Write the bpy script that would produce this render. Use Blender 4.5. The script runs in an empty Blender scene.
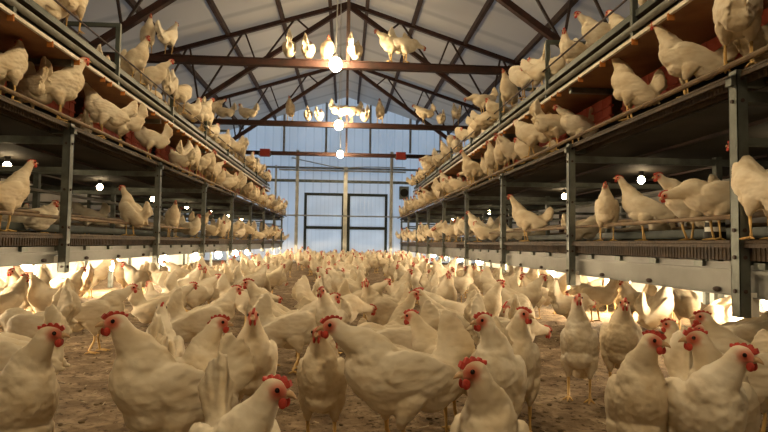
import bpy, bmesh, math, random
import numpy as np
from mathutils import Vector, Matrix, noise
random.seed(11)
SC = bpy.context.scene
COL = SC.collection
R = math.radians

# ------------------------------------------------------------------ camera
CAM_H, F, YAW, PITCH, ROLL = 0.64, 570.0, 3.9, 2.75, 0.8
cam_data = bpy.data.cameras.new('camera')
cam_data.sensor_width = 36.0
cam_data.lens = F / 768 * 36
cam_data.clip_start = 0.05
cam = bpy.data.objects.new('camera', cam_data)
COL.objects.link(cam)
CAM_R = Matrix.Rotation(-R(YAW), 3, 'Z') @ Matrix.Rotation(R(90 + PITCH), 3, 'X') @ Matrix.Rotation(R(ROLL), 3, 'Z')
cam.matrix_world = Matrix.Translation((0, 0, CAM_H)) @ CAM_R.to_4x4()
SC.camera = cam

# ------------------------------------------------------------------ world, exposure
w = bpy.data.worlds.new('world'); SC.world = w; w.use_nodes = True
bg = w.node_tree.nodes['Background']
bg.inputs[0].default_value = (0.64, 0.80, 1.0, 1)
bg.inputs[1].default_value = 2.0
SC.view_settings.view_transform = 'Standard'
SC.view_settings.look = 'None'
SC.view_settings.exposure = 0.0
SC.view_settings.gamma = 1.0
SC.view_settings.use_curve_mapping = False
BULB_CEIL, BULB_TIER, BULB_UNDER = 375.0, 55.0, 640.0
WARM = (1.0, 0.75, 0.43)

# ------------------------------------------------------------------ pixel helpers
def ray(u, v):
    d = Vector(((u - 384) / F, -(v - 216) / F, -1.0))
    return CAM_R @ d
def on_z(u, v, z):
    d = ray(u, v); t = (z - CAM_H) / d.z
    return Vector((d.x * t, d.y * t, z))
def on_x(u, X, z):
    """Y along a line x=X, height z, that shows in column u"""
    lo, hi = 0.3, 40.0
    def col(Y):
        p = CAM_R.transposed() @ Vector((X, Y, z - CAM_H))
        return 384 + F * p.x / -p.z if p.z < -0.01 else (9999 if X > 0 else -9999)
    for _ in range(50):
        m = (lo + hi) / 2
        c = col(m)
        if (c > u) == (X > 0): lo = m
        else: hi = m
    return lo
def on_y(u, v, Y):
    d = ray(u, v); t = Y / d.y
    return Vector((d.x * t, Y, CAM_H + d.z * t))
def project(p):
    q = CAM_R.transposed() @ (Vector(p) - Vector((0, 0, CAM_H)))
    if q.z > -0.05: return None
    return 384 + F * q.x / -q.z, 216 - F * q.y / -q.z, -q.z

# ------------------------------------------------------------------ materials
def mat(name, color, rough=0.6, metal=0.0, var=None, vscale=6.0, bump=0.0, bscale=40.0, stretch=(1, 1, 1), emit=None, spec=0.4):
    m = bpy.data.materials.new(name); m.use_nodes = True
    nt = m.node_tree; b = nt.nodes['Principled BSDF']
    b.inputs['Base Color'].default_value = (*color, 1)
    b.inputs['Roughness'].default_value = rough
    b.inputs['Metallic'].default_value = metal
    b.inputs['Specular IOR Level'].default_value = spec
    tc = nt.nodes.new('ShaderNodeTexCoord'); mp = nt.nodes.new('ShaderNodeMapping')
    mp.inputs['Scale'].default_value = stretch
    nt.links.new(tc.outputs['Object'], mp.inputs[0])
    if var:
        n = nt.nodes.new('ShaderNodeTexNoise'); n.inputs['Scale'].default_value = vscale; n.inputs['Detail'].default_value = 6
        r = nt.nodes.new('ShaderNodeValToRGB')
        r.color_ramp.elements[0].position = 0.36; r.color_ramp.elements[1].position = 0.66
        r.color_ramp.elements[0].color = (*color, 1); r.color_ramp.elements[1].color = (*var, 1)
        nt.links.new(mp.outputs[0], n.inputs[0]); nt.links.new(n.outputs[0], r.inputs[0]); nt.links.new(r.outputs[0], b.inputs['Base Color'])
    if bump:
        n2 = nt.nodes.new('ShaderNodeTexNoise'); n2.inputs['Scale'].default_value = bscale; n2.inputs['Detail'].default_value = 4
        bp = nt.nodes.new('ShaderNodeBump'); bp.inputs['Strength'].default_value = bump; bp.inputs['Distance'].default_value = 0.02
        nt.links.new(mp.outputs[0], n2.inputs[0]); nt.links.new(n2.outputs[0], bp.inputs['Height']); nt.links.new(bp.outputs[0], b.inputs['Normal'])
    if emit:
        b.inputs['Emission Color'].default_value = (*emit[0], 1)
        b.inputs['Emission Strength'].default_value = emit[1]
    return m
M = {}
M['galv'] = mat('galvanised_steel', (0.20, 0.22, 0.20), 0.45, 0.6, (0.11, 0.12, 0.11), 9, 0.1, 30)
M['railgreen'] = mat('dull_green_rail', (0.085, 0.10, 0.088), 0.5, 0.3, (0.05, 0.06, 0.052), 7)
M['zinc'] = mat('bright_zinc', (0.55, 0.56, 0.52), 0.4, 0.45, (0.38, 0.39, 0.36), 5, 0.1, 20)
M['plate'] = mat('white_plate', (0.82, 0.81, 0.76), 0.5)
M['trough'] = mat('belt_profile_steel', (0.27, 0.275, 0.255), 0.45, 0.3, (0.19, 0.19, 0.175), 3, 0.1, 15)
M['rust'] = mat('rust_red_primer', (0.055, 0.020, 0.014), 0.7, 0.0, (0.028, 0.013, 0.010), 7, 0.15, 25)
M['darkbar'] = mat('dark_steel', (0.035, 0.022, 0.020), 0.6, 0.0, (0.06, 0.035, 0.028), 8)
M['purlin'] = mat('brown_purlin', (0.045, 0.026, 0.022), 0.7, 0, (0.075, 0.045, 0.035), 6)
M['slat'] = mat('brown_mesh_rail', (0.075, 0.048, 0.026), 0.6, 0, (0.036, 0.023, 0.014), 12, 0.3, 60)
M['brownboard'] = mat('brown_board', (0.30, 0.15, 0.07), 0.75, 0, (0.18, 0.085, 0.04), 4, 0.2, 20)
M['redflap'] = mat('red_curtain', (0.85, 0.24, 0.20), 0.5, 0, (0.68, 0.16, 0.13), 5, 0.1, 10)
M['dark'] = mat('black_rubber', (0.012, 0.011, 0.010), 0.7)
M['belt'] = mat('manure_belt', (0.055, 0.048, 0.038), 0.8, 0, (0.03, 0.026, 0.02), 3, 0.1, 10)
M['pvc'] = mat('grey_pipe', (0.30, 0.31, 0.29), 0.5, 0, (0.20, 0.20, 0.18), 8)
M['edge'] = mat('white_edge_strip', (0.72, 0.68, 0.58), 0.5, 0, (0.55, 0.48, 0.36), 14)
M['perch'] = mat('perch_pipe', (0.22, 0.15, 0.08), 0.6, 0, (0.13, 0.085, 0.05), 18)
M['rusty'] = mat('orange_rust', (0.45, 0.16, 0.03), 0.8)
M['green'] = mat('dark_green_frame', (0.012, 0.022, 0.018), 0.5)
M['cord'] = mat('white_cord', (0.55, 0.55, 0.52), 0.6)
M['red'] = mat('red_plastic', (0.30, 0.03, 0.02), 0.5)
M['sidewall'] = mat('side_wall_panel', (0.55, 0.53, 0.48), 0.7, 0, (0.42, 0.40, 0.36), 2)
M['clump'] = mat('litter_clump', (0.12, 0.085, 0.052), 1.0, 0, (0.24, 0.18, 0.115), 30, 0.4, 80, spec=0.1)
M['straw'] = mat('straw_bit', (0.42, 0.32, 0.17), 0.9, 0, (0.55, 0.48, 0.36), 20, spec=0.1)
def bulbmat(name, s, c=WARM): return mat(name, (1, 1, 1), 0.4, emit=(c, s))
M['bulb_c'] = bulbmat('ceiling_bulb_glow', BULB_CEIL)
M['bulb_t'] = bulbmat('tier_bulb_glow', BULB_TIER)
M['bulb_u'] = bulbmat('under_rack_bulb_glow', BULB_UNDER, (1.0, 0.76, 0.47))
# hen materials
def feather_mat():
    m = bpy.data.materials.new('white_feathers'); m.use_nodes = True
    nt = m.node_tree; b = nt.nodes['Principled BSDF']
    at = nt.nodes.new('ShaderNodeAttribute'); at.attribute_name = 'Col'
    oi = nt.nodes.new('ShaderNodeObjectInfo')
    ramp = nt.nodes.new('ShaderNodeValToRGB')
    ramp.color_ramp.elements[0].color = (1.0, 0.985, 0.95, 1); ramp.color_ramp.elements[1].color = (0.86, 0.80, 0.70, 1)
    nt.links.new(oi.outputs['Random'], ramp.inputs[0])
    tc = nt.nodes.new('ShaderNodeTexCoord'); mp = nt.nodes.new('ShaderNodeMapping'); mp.inputs['Scale'].default_value = (0.5, 1.0, 1.0)
    nt.links.new(tc.outputs['Object'], mp.inputs[0])
    n = nt.nodes.new('ShaderNodeTexNoise'); n.inputs['Scale'].default_value = 16; n.inputs['Detail'].default_value = 5
    nt.links.new(mp.outputs[0], n.inputs[0])
    r2 = nt.nodes.new('ShaderNodeValToRGB'); r2.color_ramp.elements[0].position = 0.3; r2.color_ramp.elements[1].position = 0.6
    r2.color_ramp.elements[0].color = (0.80, 0.73, 0.62, 1); r2.color_ramp.elements[1].color = (1, 1, 1, 1)
    nt.links.new(n.outputs[0], r2.inputs[0])
    def mul(a, c):
        x = nt.nodes.new('ShaderNodeMix'); x.data_type = 'RGBA'; x.blend_type = 'MULTIPLY'; x.inputs[0].default_value = 1
        nt.links.new(a, x.inputs[6]); nt.links.new(c, x.inputs[7]); return x.outputs[2]
    nt.links.new(mul(mul(at.outputs['Color'], ramp.outputs[0]), r2.outputs[0]), b.inputs['Base Color'])
    b.inputs['Roughness'].default_value = 0.85; b.inputs['Specular IOR Level'].default_value = 0.15
    vo = nt.nodes.new('ShaderNodeTexVoronoi'); vo.inputs['Scale'].default_value = 55
    mp2 = nt.nodes.new('ShaderNodeMapping'); mp2.inputs['Scale'].default_value = (0.45, 1, 1)
    nt.links.new(tc.outputs['Object'], mp2.inputs[0]); nt.links.new(mp2.outputs[0], vo.inputs['Vector'])
    bp = nt.nodes.new('ShaderNodeBump'); bp.inputs['Strength'].default_value = 0.35; bp.inputs['Distance'].default_value = 0.004
    nt.links.new(vo.outputs['Distance'], bp.inputs['Height']); nt.links.new(bp.outputs[0], b.inputs['Normal'])
    return m
M['feather'] = feather_mat()
M['comb'] = mat('red_comb', (0.56, 0.06, 0.04), 0.6, 0, (0.42, 0.045, 0.03), 60, 0.2, 200)
M['beak'] = mat('pale_beak', (0.55, 0.36, 0.20), 0.45)
M['eye'] = mat('dark_eye', (0.015, 0.006, 0.004), 0.15)
M['leg'] = mat('yellow_leg', (0.62, 0.40, 0.14), 0.6)

def litter_mat():
    m = bpy.data.materials.new('trodden_litter'); m.use_nodes = True
    nt = m.node_tree; b = nt.nodes['Principled BSDF']; b.inputs['Roughness'].default_value = 0.95; b.inputs['Specular IOR Level'].default_value = 0.12
    tc = nt.nodes.new('ShaderNodeTexCoord')
    def nz(s, d=8, dist=0.0):
        n = nt.nodes.new('ShaderNodeTexNoise'); n.inputs['Scale'].default_value = s; n.inputs['Detail'].default_value = d
        n.inputs['Roughness'].default_value = 0.65; n.inputs['Distortion'].default_value = dist
        nt.links.new(tc.outputs['Object'], n.inputs[0]); return n.outputs[0]
    def ramp(src, *els):
        r = nt.nodes.new('ShaderNodeValToRGB'); e = r.color_ramp.elements
        e[0].position, e[0].color = els[0][0], (*els[0][1], 1); e[1].position, e[1].color = els[-1][0], (*els[-1][1], 1)
        for p, c in els[1:-1]:
            k = e.new(p); k.color = (*c, 1)
        nt.links.new(src, r.inputs[0]); return r.outputs[0]
    base = ramp(nz(9, 8, 0.4), (0.32, (0.13, 0.092, 0.058)), (0.5, (0.235, 0.178, 0.12)), (0.68, (0.42, 0.34, 0.245)))
    spots = ramp(nz(42, 6), (0.36, (0.30, 0.27, 0.24)), (0.46, (1, 1, 1)))
    big = ramp(nz(1.3, 4), (0.35, (0.72, 0.66, 0.58)), (0.65, (1.15, 1.12, 1.08)))
    x = nt.nodes.new('ShaderNodeMix'); x.data_type = 'RGBA'; x.blend_type = 'MULTIPLY'; x.inputs[0].default_value = 1
    y = nt.nodes.new('ShaderNodeMix'); y.data_type = 'RGBA'; y.blend_type = 'MULTIPLY'; y.inputs[0].default_value = 1
    nt.links.new(base, x.inputs[6]); nt.links.new(spots, x.inputs[7]); nt.links.new(x.outputs[2], y.inputs[6]); nt.links.new(big, y.inputs[7])
    nt.links.new(y.outputs[2], b.inputs['Base Color'])
    bp = nt.nodes.new('ShaderNodeBump'); bp.inputs['Strength'].default_value = 0.7; bp.inputs['Distance'].default_value = 0.02
    nt.links.new(nz(28, 8), bp.inputs['Height']); nt.links.new(bp.outputs[0], b.inputs['Normal'])
    return m
M['litter'] = litter_mat()

def sheet_mat(name, color, trans, tcol, axis, period, rough=0.5, bumpstr=0.3):
    """thin building sheet: diffuse inside, lets some daylight through; ribs along one axis"""
    m = bpy.data.materials.new(name); m.use_nodes = True
    nt = m.node_tree; nt.nodes.remove(nt.nodes['Principled BSDF'])
    out = nt.nodes['Material Output']
    b = nt.nodes.new('ShaderNodeBsdfPrincipled'); b.inputs['Base Color'].default_value = (*color, 1); b.inputs['Roughness'].default_value = rough
    t = nt.nodes.new('ShaderNodeBsdfTranslucent'); t.inputs[0].default_value = (*tcol, 1)
    mx = nt.nodes.new('ShaderNodeMixShader'); mx.inputs[0].default_value = trans
    nt.links.new(b.outputs[0], mx.inputs[1]); nt.links.new(t.outputs[0], mx.inputs[2]); nt.links.new(mx.outputs[0], out.inputs[0])
    tc = nt.nodes.new('ShaderNodeTexCoord'); mp = nt.nodes.new('ShaderNodeMapping')
    nt.links.new(tc.outputs['Object'], mp.inputs[0])
    wv = nt.nodes.new('ShaderNodeTexWave'); wv.bands_direction = axis; wv.inputs['Scale'].default_value = 0.314 / period
    nt.links.new(mp.outputs[0], wv.inputs[0])
    r = nt.nodes.new('ShaderNodeValToRGB'); r.color_ramp.elements[0].position = 0.0; r.color_ramp.elements[1].position = 0.12
    r.color_ramp.elements[0].color = tuple(c * 0.72 for c in color) + (1,); r.color_ramp.elements[1].color = (*color, 1)
    nt.links.new(wv.outputs[1], r.inputs[0]); nt.links.new(r.outputs[0], b.inputs['Base Color'])
    n = nt.nodes.new('ShaderNodeTexNoise'); n.inputs['Scale'].default_value = 0.8; n.inputs['Detail'].default_value = 5
    nt.links.new(tc.outputs['Object'], n.inputs[0])
    r3 = nt.nodes.new('ShaderNodeValToRGB'); r3.color_ramp.elements[0].position = 0.3; r3.color_ramp.elements[1].position = 0.7
    r3.color_ramp.elements[0].color = tuple(c * 0.75 for c in tcol) + (1,); r3.color_ramp.elements[1].color = (*tcol, 1)
    nt.links.new(n.outputs[0], r3.inputs[0]); nt.links.new(r3.outputs[0], t.inputs[0])
    bp = nt.nodes.new('ShaderNodeBump'); bp.inputs['Strength'].default_value = bumpstr; bp.inputs['Distance'].default_value = 0.01
    nt.links.new(wv.outputs[1], bp.inputs['Height']); nt.links.new(bp.outputs[0], b.inputs['Normal'])
    return m
M['roof'] = sheet_mat('roof_sheet', (0.54, 0.53, 0.50), 0.030, (0.90, 0.90, 0.88), 'Y', 1.1, 0.6, 0.15)
M['gable'] = sheet_mat('gable_sheet', (0.66, 0.69, 0.72), 0.26, (0.70, 0.80, 0.88), 'X', 0.28, 0.45)
M['doorpanel'] = sheet_mat('ribbed_door_sheet', (0.55, 0.57, 0.57), 0.62, (0.90, 0.91, 0.91), 'X', 0.14, 0.22, 0.3)

# ------------------------------------------------------------------ mesh helpers
class MB:
    def __init__(s): s.v = []; s.f = []
    def box(s, x0, x1, y0, y1, z0, z1):
        n = len(s.v)
        s.v += [(x, y, z) for x in (x0, x1) for y in (y0, y1) for z in (z0, z1)]
        s.f += [tuple(n + i for i in q) for q in ((0, 1, 3, 2), (4, 6, 7, 5), (0, 4, 5, 1), (2, 3, 7, 6), (0, 2, 6, 4), (1, 5, 7, 3))]
        return s
    def bar(s, p, q, wd, ht=None):
        """rectangular bar between two points"""
        p, q = Vector(p), Vector(q); ht = ht or wd
        d = (q - p).normalized()
        side = d.cross(Vector((0, 0, 1)))
        if side.length < 1e-3: side = Vector((1, 0, 0))
        side.normalize(); up = side.cross(d)
        n = len(s.v)
        for c in (p, q):
            for a, b in ((-1, -1), (1, -1), (1, 1), (-1, 1)):
                s.v.append(tuple(c + side * a * wd / 2 + up * b * ht / 2))
        s.f += [(n, n + 1, n + 2, n + 3), (n + 7, n + 6, n + 5, n + 4)] + [(n + i, n + 4 + i, n + 4 + (i + 1) % 4, n + (i + 1) % 4) for i in range(4)]
        return s
    def tube(s, pts, r, seg=8, caps=True):
        pts = [Vector(p) for p in pts]; rs = r if isinstance(r, (list, tuple)) else [r] * len(pts)
        n = len(s.v); k = len(pts); ref = Vector((0, 0, 1))
        for i, p in enumerate(pts):
            d = (pts[min(i + 1, k - 1)] - pts[max(i - 1, 0)]).normalized()
            a = d.cross(ref)
            if a.length < 0.05: a = d.cross(Vector((0, 1, 0)))
            a.normalize(); b = a.cross(d)
            for j in range(seg):
                t = 2 * math.pi * j / seg
                s.v.append(tuple(p + (a * math.cos(t) + b * math.sin(t)) * rs[i]))
        for i in range(k - 1):
            for j in range(seg):
                s.f.append((n + i * seg + j, n + (i + 1) * seg + j, n + (i + 1) * seg + (j + 1) % seg, n + i * seg + (j + 1) % seg))
        if caps:
            s.f.append(tuple(n + j for j in range(seg))); s.f.append(tuple(n + (k - 1) * seg + seg - 1 - j for j in range(seg)))
        return s
    def ell(s, c, r, seg=16, rings=10, mtx=None):
        n = len(s.v); mtx = mtx or Matrix.Identity(3); c = Vector(c)
        s.v.append(tuple(c + mtx @ Vector((0, 0, r[2]))))
        for i in range(1, rings):
            ph = math.pi * i / rings
            for j in range(seg):
                th = 2 * math.pi * j / seg
                s.v.append(tuple(c + mtx @ Vector((r[0] * math.sin(ph) * math.cos(th), r[1] * math.sin(ph) * math.sin(th), r[2] * math.cos(ph)))))
        s.v.append(tuple(c + mtx @ Vector((0, 0, -r[2]))))
        last = len(s.v) - 1
        for j in range(seg):
            s.f.append((n, n + 1 + j, n + 1 + (j + 1) % seg))
            s.f.append((last, last - seg + (j + 1) % seg, last - seg + j))
        for i in range(rings - 2):
            for j in range(seg):
                a = n + 1 + i * seg
                s.f.append((a + j, a + seg + j, a + seg + (j + 1) % seg, a + (j + 1) % seg))
        return s
    def mesh(s, name, m=None, smooth=False):
        me = bpy.data.meshes.new(name); me.from_pydata(s.v, [], s.f); me.update()
        if m: me.materials.append(M[m] if isinstance(m, str) else m)
        if smooth: me.polygons.foreach_set('use_smooth', [True] * len(me.polygons))
        return me
    def build(s, name, m, parent=None, smooth=False):
        o = bpy.data.objects.new(name, s.mesh(name, m, smooth)); COL.objects.link(o)
        if parent: o.parent = parent
        return o
def tag(o, label=None, cat=None, group=None, kind=None):
    if label: o['label'] = label
    if cat: o['category'] = cat
    if group: o['group'] = group
    if kind: o['kind'] = kind
    return o
def empty(name, loc=(0, 0, 0)):
    o = bpy.data.objects.new(name, None); COL.objects.link(o); o.location = loc; return o
ORD = ['first', 'second', 'third', 'fourth', 'fifth', 'sixth', 'seventh', 'eighth', 'ninth', 'tenth', 'eleventh', 'twelfth',
       'thirteenth', 'fourteenth', 'fifteenth', 'sixteenth', 'seventeenth', 'eighteenth', 'nineteenth', 'twentieth']

# ------------------------------------------------------------------ setting
YB = 19.7                       # back gable
RIDGE, SL, HW = 5.72, 0.318, 5.4  # ridge height, roof slope, half width
def roofz(x): return RIDGE - SL * abs(x)
def floor_h(x, y):
    k = 1.0 if abs(x) < 2.6 and y < 9 else 0.3
    a = noise.noise(Vector((x * 2.2, y * 2.2, 0))) * 0.010 + noise.noise(Vector((x * 8, y * 8, 3))) * 0.008 + noise.noise(Vector((x * 22, y * 22, 5))) * 0.004
    return a * k - 0.008
xs = [-HW, -4.5, -3.6, -3.0] + [-2.6 + 0.04 * i for i in range(131)] + [3.0, 3.6, 4.5, HW]
ys = [-2.5, -1.5, -0.5] + [0.2 + 0.035 * i for i in range(150)]
while ys[-1] < YB: ys.append(ys[-1] + 0.16)
fv = [(x, y, floor_h(x, y)) for y in ys for x in xs]
nx = len(xs)
ff = [(j * nx + i, j * nx + i + 1, (j + 1) * nx + i + 1, (j + 1) * nx + i) for j in range(len(ys) - 1) for i in range(nx - 1)]
fb = MB(); fb.v, fb.f = fv, ff
tag(fb.build('floor', 'litter', smooth=True), kind='structure')

def quad(name, pts, m):
    b = MB(); b.v = [tuple(p) for p in pts]; b.f = [tuple(range(len(pts)))]
    return tag(b.build(name, m), kind='structure')
EZ = roofz(HW)
c = MB(); t = 0.05
c.v = [(-HW, -2.5, EZ), (0, -2.5, RIDGE), (HW, -2.5, EZ), (-HW, YB, EZ), (0, YB, RIDGE), (HW, YB, EZ),]
c.f = [(0, 3, 4, 1), (1, 4, 5, 2)]
tag(c.build('ceiling', 'roof'), kind='structure')
for sx, nm in ((-1, 'wall_left'), (1, 'wall_right')):
    b = MB(); b.box(sx * HW, sx * (HW + 0.08), -2.5, YB, -0.05, EZ)
    tag(b.build(nm, 'sidewall'), kind='structure')
quad('wall_front', [(-HW, -2.5, -0.05), (HW, -2.5, -0.05), (HW, -2.5, EZ), (0, -2.5, RIDGE), (-HW, -2.5, EZ)], 'sidewall')
# gable with the door opening
d0 = on_y(304.5, 194, YB); d1 = on_y(387.5, 194, YB); DT = on_y(345, 193.5, YB).z
DX0, DX1 = d0.x, d1.x
g = MB()
g.v = [(-HW, YB, -0.05), (DX0, YB, -0.05), (DX0, YB, DT), (DX1, YB, DT), (DX1, YB, -0.05), (HW, YB, -0.05), (HW, YB, EZ), (0, YB, RIDGE), (-HW, YB, EZ), (-HW, YB, DT), (HW, YB, DT), (DX0, YB, EZ), (DX1, YB, EZ)]
g.f = [(0, 1, 2, 9), (4, 5, 10, 3), (9, 2, 3, 10, 6, 7, 8)]
tag(g.build('wall_back', 'gable'), kind='structure')
# gable columns and girts
k = 1
for u in (212, 240, 284, 326, 370, 410, 440):
    x = on_y(u, 150, YB).x
    b = MB(); z0 = on_y(u, 153, YB - 0.1).z
    b.box(x - 0.035, x + 0.035, YB - 0.10, YB - 0.01, z0, roofz(x) - 0.02)
    tag(b.build('trim_%d' % k, 'pvc'), kind='structure'); k += 1
for v, th in ((168.5, 0.06), (181.5, 0.09)):
    z = on_y(330, v, YB).z
    b = MB(); b.box(-HW + 0.01, HW - 0.01, YB - 0.10, YB - 0.01, z - th / 2, z + th / 2)
    tag(b.build('trim_%d' % k, 'pvc' if th < 0.08 else 'galv'), kind='structure'); k += 1
# double door
DM = (DX0 + DX1) / 2
for n, (a, b_) in enumerate(((DX0, DM - 0.05), (DM + 0.05, DX1))):
    root = empty('door_%d' % (n + 1), ((a + b_) / 2, YB - 0.03, 0)); root['kind'] = 'structure'
    cx = (a + b_) / 2; fw = 0.09
    p = MB(); p.box(a - cx + fw, b_ - cx - fw, 0.0, 0.02, 0.08, DT - 0.09); p.build('door_panel', 'doorpanel', root)
    fr = MB()
    fr.box(a - cx, a - cx + fw, -0.03, 0.03, 0.02, DT); fr.box(b_ - cx - fw, b_ - cx, -0.03, 0.03, 0.02, DT)
    fr.box(a - cx, b_ - cx, -0.031, 0.031, DT - 0.09, DT + 0.001); fr.box(a - cx, b_ - cx, -0.031, 0.031, 0.02, 0.09)
    mz = on_y(345, 228, YB).z
    fr.box(a - cx, b_ - cx, -0.029, 0.029, mz - 0.05, mz + 0.05)
    fr.build('door_frame', 'green', root)
b = MB(); b.box(DM - 0.05, DM + 0.05, YB - 0.05, YB, 0.0, DT); tag(b.build('trim_%d' % k, 'green'), kind='structure'); k += 1
# gate frame of zinc pipes in front of the back wall
gt = empty('end_frame', (0, 18.95, 0))
tag(gt, 'tall zinc frame of uprights and cross pipes in front of the double door', 'frame')
def upright(u, r, top):
    x = on_y(u, 220, 18.95).x; z = on_y(u, top, 18.95).z
    MB().box(x - r, x + r, -r, r, 0.0, z).build('upright', 'zinc', gt)
upright(296.5, 0.05, 150); upright(345, 0.065, 167); upright(391, 0.05, 152); upright(275, 0.03, 165)
for v, r in ((216, 0.022), (171, 0.03)):
    z = on_y(335, v, 18.95).z
    MB().tube([(-2.2, -0.07, z), (2.0, -0.07, z)], r).build('cross_pipe', 'zinc', gt)
z = on_y(345, 168, 18.95).z
MB().tube([(-1.8, -0.02, z + .3), (-0.5, -0.02, z + .04), (-0.02, -0.02, z), (0.7, -0.02, z + .05), (2.0, -0.02, z + .05)], 0.018).build('sagging_cable', 'zinc', gt, True)

# roof frames -------------------------------------------------------------
APEX = 5.60; S_IN = 0.70
def truss(Y, word):
    root = empty('roof_truss', (0, Y, 0))
    tag(root, 'rust-red steel roof truss, %s from the camera' % word, 'roof truss', 'roof trusses')
    def tc(x): return APEX - SL * abs(x)
    def lc(x): return APEX - 0.06 - S_IN * abs(x)
    tz = 3.06; hwt = (APEX - 0.06 - tz) / S_IN
    for s in (-1, 1):
        MB().bar((0, 0, tc(0)), (s * (HW - .06), 0, tc(HW - .06)), 0.08, 0.08).build('top_chord', 'rust', root)
        MB().bar((s * 0.03, 0, lc(0)), (s * 4.55, 0, lc(4.55)), 0.09, 0.09).build('lower_chord', 'rust', root)
        MB().box(s * 4.55 - 0.06, s * 4.55 + 0.06, -0.06, 0.06, 0, lc(4.55)).build('column', 'rust', root)
        # webs in V shapes
        for xt, xa, xb in ((1.05, 0.78, 1.75), (2.1, 1.85, 3.0), (3.2, 3.0, 4.2)):
            MB().bar((s * xt, 0, tc(xt) - 0.04), (s * xa, 0, lc(xa)), 0.035).build('web_bar', 'darkbar', root)
            MB().bar((s * (xt + 0.06), 0, tc(xt) - 0.04), (s * xb, 0, lc(xb)), 0.035).build('web_bar', 'darkbar', root)
    MB().box(-0.025, 0.025, -0.025, 0.025, tz, APEX - 0.05).build('king_post', 'darkbar', root)
    tb = MB(); tb.box(-hwt, hwt, -0.05, 0.05, tz - 0.055, tz - 0.045); tb.box(-hwt, hwt, -0.05, 0.05, tz + 0.035, tz + 0.045); tb.box(-hwt, hwt, -0.012, 0.012, tz - 0.05, tz + 0.04)
    tb.build('tie_beam', 'rust', root)
    return root
TY = [3.7, 7.67, 11.65, 15.6]
for Y, wd in zip(TY, ('above the picture top, nearest', 'first whole one in view', 'middle one in view', 'farthest')): truss(Y, wd)
for s, sd in ((-1, 'left'), (1, 'right')):
    for n, x in enumerate((0.38, 1.35, 2.45, 3.55, 4.7)):
        b = MB(); z = roofz(x)
        b.bar((s * x, -2.4, z - 0.065), (s * x, YB - 0.02, z - 0.065), 0.07, 0.11)
        tag(b.build('roof_purlin', 'purlin'), 'long brown roof purlin, %s from the ridge on the %s slope' % (ORD[n], sd), 'purlin', 'roof purlins')

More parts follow.
